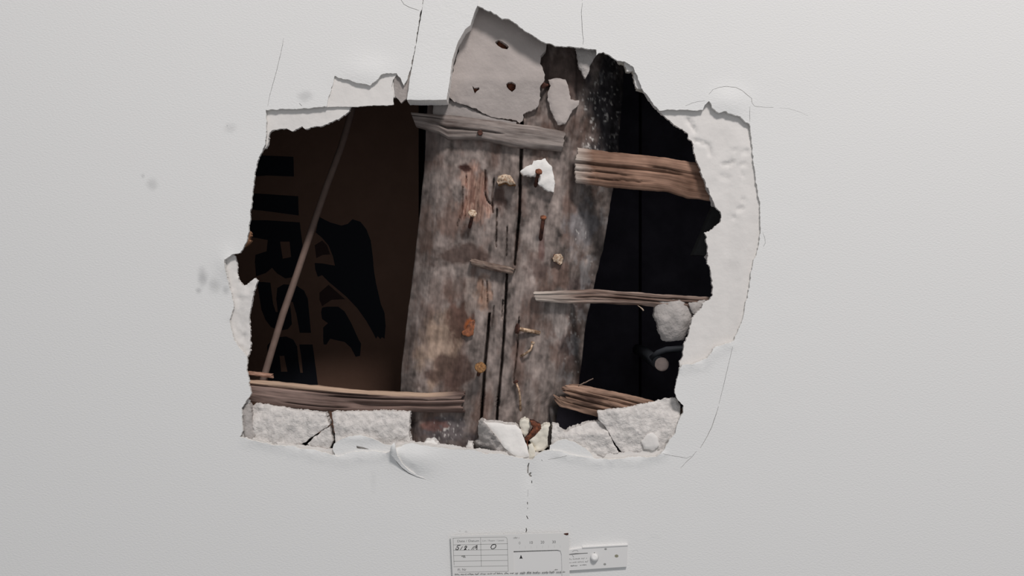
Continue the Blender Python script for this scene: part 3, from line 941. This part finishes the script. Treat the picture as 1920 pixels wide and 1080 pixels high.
chunk('foam_piece', 'taller cream foam bit leaning against the rust flake', [(1013, 803), (1020, 796), (1032, 796), (1033, 815), (1031, 835), (1018, 846), (1005, 848), (998, 832), (992, 826), (1001, 818)], .0068, .0225, M_foam, seed=55, grid=3, rough=.002, group='cream foam bits', cat='foam')
chunk('foam_piece', 'lowest cream foam crumb under the rust flake', [(990, 836), (998, 831), (1004, 845), (1003, 858), (992, 860)], .0035, .0165, M_foam, seed=56, grid=3, rough=.001, group='cream foam bits', cat='foam')
chunk('rust_flake', 'curled brown rust flake among the foam bits at the bottom rim', [(993, 789), (1003, 790), (1014, 796), (1015, 804), (1008, 811), (1001, 818), (994, 823), (988, 831), (991, 839), (988, 836), (984, 822), (994, 813), (1000, 803), (996, 797)],
      .0055, .0155, [M_rust, M_rust2], seed=57, grid=3, rough=.002, group=None, cat='rust')
chunk('bark_sliver', 'dark upright sliver between foam and plaster on the bottom rim', [(1029, 801), (1033, 797), (1034, 812), (1031, 835), (1028, 836), (1026, 820)], .0062, .0112, M_dark_timber, seed=58, grid=3, rough=.0008, jag=.6, group=None, cat='splinter')
chunk('plaster_lump', 'low jagged plaster heap right of the foam bits', [(1036, 794), (1048, 798), (1056, 809), (1062, 811), (1075, 801), (1090, 798), (1105, 792), (1128, 790), (1138, 806), (1150, 830), (1160, 848), (1130, 856), (1080, 855), (1045, 846), (1032, 842), (1035, 815)],
      lambda x, y: .0035 + .006 * np.clip((815 - y) / 25, 0, 1), .0215, M_chunk, seed=59, rough=.003, grid=4, jag=2)
chunk('plaster_lump', 'biggest plaster block in the lower right corner of the hole', [(1120, 772), (1145, 768), (1165, 767), (1195, 760), (1230, 752), (1250, 747), (1267, 746), (1276, 760), (1276, 785), (1270, 812), (1254, 832), (1245, 848), (1205, 850), (1166, 848), (1152, 830), (1136, 802), (1123, 786)],
      lambda x, y: .0040 + .004 * np.clip((775 - y) / 25, 0, 1) + .004 * gauss(x, y, 1255, 770, 24, 20), .0125, M_chunk, seed=61, rough=.0032, rscale=.055, grid=4, jag=1.6)
chunk('plaster_lump', 'smooth pale crumb on the face of the biggest plaster block', [(1203, 828), (1212, 815), (1222, 811), (1234, 820), (1236, 836), (1225, 844), (1208, 842)], .0008, .0052, M_under, seed=62, rough=.0006, grid=4)
chunk('plaster_lump', 'rounded grey lump hanging at the right rim below the thin lath', [(1231, 567), (1238, 563), (1250, 562), (1262, 561), (1274, 562), (1284, 566), (1292, 578), (1301, 592), (1297, 608), (1291, 622), (1281, 638), (1257, 640), (1242, 639), (1236, 623), (1232, 603), (1226, 590), (1228, 578)],
      lambda x, y: .0095 + .000045 * np.hypot(x - 1262, y - 595) * np.hypot(x - 1262, y - 595) / 12, .0235, M_greyp, seed=63, rough=.0022, grid=4, jag=1.4)
chunk('plaster_lump', 'little grey crumb wedged between the rounded lump and the right rim', [(1290, 569), (1304, 565), (1322, 562), (1326, 578), (1306, 594), (1299, 588)], .011, .0175, M_greyp, seed=65, grid=4)
chunk('plaster_lump', 'pale flaky lump at the right rim beside the broad reddish lath', [(1321, 334), (1332, 331), (1340, 340), (1350, 358), (1354, 380), (1352, 396), (1343, 389), (1333, 386), (1332, 366), (1324, 356)], .0090, .0122, [M_greyp, M_greyp], seed=67, rough=.0018, grid=3)
chunk('plaster_lump', 'tiny grey flake on the right rim halfway down', [(1322, 480), (1328, 475), (1333, 482), (1332, 496), (1326, 494)], .0092, .0122, M_greyp, seed=69, rough=.001, grid=3)
chunk('plaster_lump', 'yellowish torn paper fringe along the upper right rim', [(1158, 112), (1172, 112), (1184, 118), (1192, 128), (1198, 145), (1204, 165), (1214, 178), (1206, 173), (1194, 168), (1188, 150), (1184, 134), (1174, 136), (1171, 122), (1160, 118)],
      .0045, .0095, simple('paper_fringe', (0.52, 0.48, 0.42), .95, .3, 200, .0008, 500), seed=71, rough=.001, grid=3, group=None, cat='paper', jag=2.2)


slab('skim_remnant', [([(624, 842), (626, 832), (640, 823), (655, 818), (675, 816), (690, 820), (703, 824), (720, 833), (742, 836), (738, 852), (700, 852), (650, 856), (630, 858)], 3, 1),
                      ([(668, 836), (680, 838), (692, 842), (684, 842.5), (669, 841)], 2, .4)], lambda x, y: .0015 - .0012 * gauss(x, y, 690, 822, 50, 6), .0036, [M_paint, M_core], parent=wall, grid=5, seed=91, side_rough=.0003)
slab('skim_remnant', [([(1029, 847), (1032, 836), (1046, 826), (1062, 824), (1080, 830), (1096, 840), (1106, 848), (1116, 862), (1080, 859), (1050, 852)], 3, 1)],
     lambda x, y: .0012 + 0 * x, .0036, [M_paint, M_core], parent=wall, grid=5, seed=93, side_rough=.0003)
slab('paint_curl', [([(733, 852), (731.5, 842), (735, 833), (740, 830), (741, 840), (745, 854), (754, 869), (767, 882), (784, 892), (799, 898.5), (781, 893.5), (765, 885.5), (752, 875), (742, 863)], 2, .3)],
     lambda x, y: -.008 * np.exp(-((y - 838) / 22) ** 2) * np.clip((x - 729) / 5, .35, 1) - .0022 * np.exp(-((y - 868) / 22) ** 2), .0005, [M_paint, M_white], parent=wall, grid=3, seed=95)


# ------------------------------------------------------------------ nails
def nail(label, head, tip, yh, yt, r, hr, mh, ms, bend=None, group='rusty nails'):
    """head and tip in photo pixels with their depths; bend = extra points (px, py, y)"""
    a, b = Vector(P(*head, yh)), Vector(P(*tip, yt))
    n = thing('nail', label, 'nail', tuple(b), group)
    mid = [Vector(P(*q)) for q in (bend or [])]
    tube('shank', [a] + mid + [b], r, ms, n, 8, .15, head[0])
    if hr:
        nxt = mid[0] if mid else b
        t = (nxt - a).normalized()
        tube('head', [a - t * .0012, a - t * .0008, a + t * .0006, a + t * .0016], [hr * .75, hr, hr, r], mh, n, 12, .22, tip[0])
    return n


nail('pale round-headed nail left of the long crack, upper half of the post', (886, 400), (880, 428), .010, .0285, .0017, .0042, M_pale, M_rust2, [(884, 412, .018)])
nail('nail sticking through the ragged white plaster scrap', (1010, 322), (1003, 352), .012, .029, .0018, .0034, M_rust, M_rust2)
nail('long rusty nail right of the crack, pointing down', (1019, 408), (1013, 452), .011, .0285, .0019, .0030, M_orange, M_rust2)
nail('dark-headed bright nail lying sideways on the lower post', (970, 616), (1012, 624), .019, .027, .0020, .0050, M_rust2, M_steel)
nail('thin bent nail below the sideways nail', (999, 643), (976, 668), .021, .0275, .0012, .0020, M_pale, M_steel, [(995, 656, .0195), (984, 664, .021)])
nail('hooked thin nail near the foot of the post', (967, 716), (976, 772), .0215, .0275, .0011, .0024, M_rust2, M_steel, [(973, 730, .019), (975, 745, .019)])
nail('ochre-crusted nail head on the crack near the foot of the post', (901, 689), (896, 705), .010, .029, .0018, .0055, M_ochre, M_rust2)
nail('nail hole rust knob on the grey level lath', (900, 249), (899, 251), .0150, .0200, .0014, .0026, M_rust2, M_rust2)
nail('small dark nail on the post edge beside the patch', (1019, 160), (1031, 160), .018, .0275, .0017, .003, M_rust2, M_rust2)
chunk('plaster_crumb', 'crumbling ochre plaster wad left of the long crack', [(931, 340), (935, 330), (945, 327), (956, 328), (962, 335), (966, 345), (957, 347), (948, 342), (940, 344), (934, 346)], .0115, .0265, [M_pale, M_ochre], seed=73, rough=.003, grid=3, rscale=.15, group=None)
chunk('wood_fragment', 'ragged brownish wood fragment right of the crack at mid height', [(1036, 484), (1042, 477), (1050, 476), (1057, 481), (1055, 492), (1050, 497), (1044, 492), (1038, 491)], .0205, .0265, [M_pale, M_rust], seed=75, rough=.0025, grid=3, rscale=.15, group=None, cat='wood', jag=2.5)
chunk('rust_flake', 'orange rusty flake on the left half of the lower post', [(866, 622), (874, 617), (880, 604), (890, 599), (889, 615), (888, 628), (876, 632), (868, 628)], lambda x, y: .021 + .0004 * (628 - y) * .3, .0268, [M_orange, M_orange], seed=77, rough=.0015, grid=3, group=None, cat='rust', jag=1.2)

# ------------------------------------------------------------------ left void: cardboard box, cable
BY = 0.25
box_root = thing('cardboard_box', 'brown cardboard box printed with URSA and a black bear, standing deep in the left void', 'box', P(560, 800, BY))


def poly_print(name, loops, y, m, parent, label=None):
    o = slab(name, [(lp, 5, 0) for lp in loops], y, y + .0003, m, parent=parent, grid=0)
    if label:
        o['label'] = label
    return o


bl = P(270, 812, BY)
brr = P(785, 180, BY)
box_obj('carton', (bl[0], BY, bl[2]), (brr[0], BY + .06, brr[2]), M_card, box_root)
mir = box_obj('carton_flap', (bl[0], BY - .0012, brr[2] - .03), (brr[0] - .09, BY, brr[2]), M_card, box_root)
yp = BY - .0003
LET = {
    'letter_u': [[(440, 291), (484, 291), (550, 294), (551, 331), (500, 329), (476, 331), (464, 345), (470, 362), (500, 364), (559, 368), (560, 404), (500, 396), (466, 392), (440, 370), (425, 340)]],
    'letter_r': [[(452, 413), (500, 413), (562, 417), (566, 450), (570, 490), (562, 508), (548, 520), (535, 522), (520, 513), (510, 502), (498, 512), (480, 518), (478, 490), (479, 478), (500, 471), (502, 450), (480, 446), (452, 442)],
                 [(525, 453), (543, 453), (546, 482), (530, 485)]],
    'letter_s': [[(482, 528), (507, 530), (512, 570), (517, 585), (521, 585), (518, 560), (520, 540), (532, 533), (555, 535), (570, 545), (577, 560), (583, 624), (562, 624), (556, 590), (549, 566), (543, 566), (546, 590), (547, 608), (540, 617), (525, 620), (508, 613), (498, 600), (490, 580)]],
    'letter_a': [[(501, 648), (510, 638), (522, 632), (537, 631), (550, 637), (557, 650), (560, 680), (563, 699), (568, 699), (565, 670), (561, 646), (586, 646), (592, 690), (597, 730), (560, 728), (520, 724), (503, 716), (500, 690), (502, 668)],
                 [(524, 667), (533, 667), (539, 697), (527, 697)]],
}
for nm, lps in LET.items():
    poly_print(nm, lps, yp, M_ink, box_root, 'black printed letter, turned a quarter clockwise')
emb = poly_print('bear_emblem', [[(598, 406), (601, 408), (619, 417), (640, 423), (652, 420), (661, 411), (676, 416), (687, 430), (695, 451), (699, 481), (701, 507), (705, 531), (714, 570), (721, 587), (723, 611), (721, 635), (716, 632), (713, 636), (708, 630), (705, 635),
                                  (699, 623), (687, 602), (670, 578), (649, 556), (617, 529), (604, 516), (596, 519), (591, 505), (590, 493), (604, 494), (628, 498), (624, 480), (616, 460), (604, 446), (592, 436)]], yp, M_ink, box_root, 'black printed bear silhouette')
poly_print('bear_head', [[(604, 577), (613, 575), (634, 575), (646, 584), (658, 605), (673, 638), (677, 644), (675, 667), (667, 669), (658, 652), (646, 641), (631, 638), (619, 635), (612, 646), (607, 646), (606, 638), (606, 614), (615, 606), (604, 598), (602, 586)]], yp, M_ink, emb)
poly_print('bear_paw', [[(599, 549), (616, 534), (647, 561), (622, 562), (604, 574), (599, 562)]], yp, M_ink2, emb)
poly_print('bear_paw', [[(590, 460), (604, 451), (613, 460), (619, 477), (605, 478), (593, 484)]], yp, M_ink2, emb)

cb = tube('grey_cable', [P(672, 150, .135), P(658, 215, .13), P(640, 275, .122), P(610, 355, .11), P(585, 430, .10), P(556, 515, .09), P(530, 590, .08), P(512, 650, .072), P(497, 700, .065), P(480, 752, .058)],
          .0036, M_rod, None, 10, .12, 3)
tag(cb, 'thin grey cable slanting down through the left void in front of the box', 'cable')

# ------------------------------------------------------------------ right void: pipe, cable, brace
pr = thing('water_pipe', 'dull pipe with a round pinkish end facing out of the right void', 'pipe', P(1241, 683, .05))
tube('pipe_body', [P(1241, 683, .0505), P(1241 - 281 * .06, 683 - 143 * .06, .12), P(1206, 660, .17), P(1196, 655, .30)], .0069, M_pipe, pr, 16)
tube('pipe_end', [P(1241, 683, .0475), P(1241, 683, .048), P(1241, 683, .051)], [.0052, .0069, .0069], M_pipe_end, pr, 18, .06, 4)
dc = tube('dark_cable', [P(1222, 672, .075), P(1234, 662, .07), P(1250, 656, .066), P(1278, 654, .064), P(1310, 655, .064)], .0034, M_pipe, None, 10)
tag(dc, 'dark cable curving to the right just above the round pipe end', 'cable')
br = slab('diagonal_brace', [([(1345, 372), (1362, 390), (1330, 480), (1300, 478), (1320, 430)], 8, .6)], .06, .075, simple('grey_brace', (0.06, 0.06, 0.062), .9, .3, 60), grid=8, rough=.001, seed=81)
tag(br, 'dim grey diagonal timber brace behind the right rim of the hole', 'brace')

# ------------------------------------------------------------------ crack monitor below the hole
cm = thing('crack_monitor', 'white plastic crack monitor with a date table and millimetre scale, fixed below the hole', 'crack monitor', P(960, 1060, 0))
tab = slab('tab_plate', [([(955, 1036), (1066, 1031.5), (1092, 1027.5), (1133, 1025), (1177, 1023), (1175.5, 1062.5), (1122, 1066), (1068, 1069.5), (1068, 1100), (955, 1104)], 8, 0),
                         ], -.0026, 0, M_plastic2, parent=cm, grid=0)
rim = slab('tab_rim', [([(1092, 1026), (1133, 1023.5), (1177.5, 1021.3), (1177.4, 1023.3), (1133, 1025.6), (1092, 1028)], 6, 0)], -.0032, 0, M_plastic2, parent=cm, grid=0)
scale = slab('scale_plate', [([(845, 1004.5), (958, 1001.5), (1066, 998.8), (1067, 1030), (1068.5, 1105), (850, 1112), (847, 1050)], 8, 0),
                             ([(963, 1033.5), (1045, 1031), (1051, 1032.5), (1053, 1040), (1054, 1083), (964, 1086)], 6, 0)], -.0034, -.0026, M_plastic, parent=cm, grid=0)
slab('mounting_pad', [([(850, 1012), (940, 1010), (942, 1106), (854, 1108)], 8, 0)], -.0025, 0, M_plastic, parent=cm, grid=0)
YS = -.00344


def strokes(name, lines, wpx, y, m, parent):
    """flat ink strokes given in photo pixels, one mesh"""
    V, F = [], []
    for ln in lines:
        n = len(ln)
        o = len(V)
        for i, p in enumerate(ln):
            a, b = ln[max(0, i - 1)], ln[min(n - 1, i + 1)]
            dx, dy = b[0] - a[0], b[1] - a[1]
            q = math.hypot(dx, dy) or 1
            ww = p[2] if len(p) > 2 else wpx
            V.append(P(p[0] - dy / q * ww / 2, p[1] + dx / q * ww / 2, y))
            V.append(P(p[0] + dy / q * ww / 2, p[1] - dx / q * ww / 2, y))
        F += [(o + 2 * i, o + 2 * i + 1, o + 2 * i + 3, o + 2 * i + 2) for i in range(n - 1)]
    return mesh_obj(name, V, F, m, parent)


def text(name, s, px, py, h, rot, y, m, parent, stretch=1.0, bold=0.0):
    """lettering: left end of the base line at px, py; h = capital height in photo pixels"""
    cu = bpy.data.curves.new('t', 'FONT')
    cu.body = s
    cu.size = 1.0
    cu.offset = bold
    cu.resolution_u = 3
    ob = bpy.data.objects.new('t', cu)
    C.objects.link(ob)
    me = bpy.data.meshes.new_from_object(ob.evaluated_get(bpy.context.evaluated_depsgraph_get()))
    bpy.data.objects.remove(ob)
    k = h / 0.69
    cr, sr = math.cos(rot), math.sin(rot)
    V = []
    for v in me.vertices:
        a, b = v.co.x * k * stretch, v.co.y * k
        V.append(P(px + a * cr + b * sr, py + a * sr - b * cr, y))
    F = [tuple(p.vertices) for p in me.polygons]
    return mesh_obj(name, V, F, m, parent)


def scribble(x0, x1, y0, y1, h, seed, wpx=.8):
    """one line of print too small to read: word-like runs of little strokes"""
    rng = random.Random(seed)
    out = []
    x = x0
    while x < x1:
        wl = rng.uniform(5, 14)
        e = min(x1, x + wl)
        while x < e:
            t = (x - x0) / (x1 - x0)
            yb = y0 + (y1 - y0) * t
            hh = h * rng.choice((.6, .6, .65, 1))
            out.append([(x, yb, wpx), (x + rng.uniform(-.2, .4), yb - hh, wpx)])
            if rng.random() < .65:
                q = yb - hh * rng.choice((0, .5, 1))
                out.append([(x, q, wpx * .7), (x + 1.5, q - .03, wpx * .7)])
            x += rng.uniform(1.3, 1.9)
        x += rng.uniform(1.4, 2.6)
    return out


RT = -.020
form = [[(849, 1009.2), (901, 1007.7), (946, 1006.9), (949.5, 1008), (951, 1011), (953, 1071.3)], [(849.7, 1009.2), (850.3, 1035), (851.4, 1060)],
        [(901, 1007.7), (902.6, 1062)]]
for l, r in ((1021.7, 1019.4), (1031.6, 1030.4), (1041.8, 1040.6), (1052.4, 1050.9), (1062.7, 1061)):
    form.append([(850.5, l), (952, r)])
form.append([(860, 1073), (953, 1071.3)])
strokes('date_table', form, .75, YS, M_pale_print, scale)
text('printed_heading', 'Date / Datum', 857, 1016.6, 4.0, RT, YS, M_print, scale, 1.28)
text('printed_heading', 'Lim / Reper / Lesen', 904, 1015.4, 3.2, RT, YS, M_pale_print, scale, 1.12)
text('printed_number', 'Fl. Nr', 858, 1070.6, 4.4, RT - .02, YS, M_print, scale, 1.1)
strokes('handwritten_date', [
    [(863.5, 1022.3, 1.2), (858, 1023, 1.5), (856.5, 1026, 1.6), (859, 1026, 1.6), (860, 1028.5, 1.6), (857.5, 1031, 1.8), (854.5, 1030.5, 1.5), (855.5, 1027.5, 1.4)],
    [(867.5, 1024.5, .9), (863, 1031, 1.0)],
    [(870.5, 1026.5, 1.2), (874, 1023.5, 1.7), (875.5, 1025, 1.8), (872, 1029, 1.7), (869.8, 1031, 1.8), (874.5, 1030, 1.6)],
    [(878, 1030.6, 1.1), (879.5, 1030.6, 1.1)],
    [(884, 1030.6, .9), (888.5, 1024.5, 1.2), (887.5, 1030.5, 1.0)],
    [(894, 1023, 1.2), (890, 1025, 1.3), (890.5, 1028, 1.2), (894, 1025.5, 1.6), (894.4, 1021.8, 1.2), (894, 1031, 1.5)]], 1.2, YS - .00003, M_pen, scale)
strokes('handwritten_zero', [[(926, 1020.5, 1.3), (922, 1022.5, 1.5), (920.3, 1026.3, 1.5), (922, 1029.2, 1.4), (925.5, 1029, 1.3), (929, 1026.5, 1.4), (930, 1023, 1.5), (928.6, 1020.6, 1.6), (924, 1020.9, 1.3)]], 1.3, YS - .00003, M_pen, scale)
text('scale_number', '0', 972.4, 1020.6, 5.0, RT, YS, M_pale_print, scale)
text('scale_number', '10', 992, 1019.8, 5.0, RT, YS, M_print, scale)
text('scale_number', '20', 1013.5, 1019.2, 5.0, RT, YS, M_print, scale)
text('scale_number', '30', 1035, 1018.6, 5.0, RT, YS, M_print, scale)
strokes('scale_caption', scribble(963, 974, 1010.5, 1010, 4, 3, .7), .7, YS, M_pale_print, scale)
strokes('scale_ticks', [[(974 + 10.9 * i, 1028.6 - .26 * i), (974 + 10.9 * i, 1023.8 - .26 * i)] for i in range(8)], .5, YS, simple('faint_print', (.6, .6, .59), .7), scale)
strokes('small_print', scribble(853, 1060, 1078.6, 1073.6, 3.0, 11, .9), .9, YS, M_print, scale)
strokes('small_print', scribble(1040, 1046, 1069.5, 1069, 2.0, 12, .8), .8, -.00265, M_print, tab)
strokes('smudge', [[(865, 1043, 2.0), (872, 1042.6, 2.5)], [(868, 1045, 1.5), (873, 1044.6, 2.2)]], 1.5, YS, M_pale_print, scale)
mesh_obj('index_arrow', [P(976.8, 1040.2, -.00265), P(974, 1047.9, -.00265), P(976.9, 1047.1, -.00265), P(980, 1047.7, -.00265)], [(0, 1, 2, 3)], M_pen, tab)
slab('corner_mark', [([(1057, 1000.6), (1062, 999.6), (1065.6, 999.1), (1065.6, 1003.2), (1062, 1003.8), (1058, 1002)], 3, .4)], -.00346, -.0034, M_rust2, parent=scale, grid=0)
strokes('maker_mark', [[(1066, 1039.9, 1.2), (1072, 1039.2, 1.8), (1080, 1038.3, 2.0), (1088, 1037.9, 1.4), (1102, 1037.1, 1.2)], [(1073, 1034.5), (1077, 1032), (1082, 1031.8), (1084, 1034)], [(1073, 1041), (1076, 1045)]], .6, -.00265, M_print, tab)
strokes('small_print', scribble(1066, 1100, 1050, 1047.6, 2.6, 21, .7) + scribble(1068, 1102, 1056, 1053.8, 2.6, 22, .7), .7, -.00265, M_pale_print, tab)
strokes('small_print', scribble(1070, 1082, 1061.8, 1061, 1.6, 23, .9) + scribble(1088, 1099, 1060.2, 1059.4, 1.6, 24, .9), .9, -.00265, M_print, tab)
tube('locking_peg', [P(1114.5, 1045, -.0024), P(1114.5, 1045, -.0048), P(1114.5, 1044.8, -.0056)], [.0040, .0034, .0018], M_plastic2, tab, 14)
for nm, x, y, r, mm in (('edge_notch', 1135.5, 1029.5, 2.4, M_pale_print), ('edge_notch', 1134, 1058, 2.6, M_pale_print), ('screw_hole', 1156, 1042.5, 3.6, M_hole), ('pin_hole', 1114.5, 1036.3, 1.2, M_pale_print)):
    mesh_obj(nm, [P(x + r * math.cos(k * math.pi / 8), y + r * .8 * math.sin(k * math.pi / 8), -.00264) for k in range(16)], [tuple(range(16))[::-1]], mm, tab)
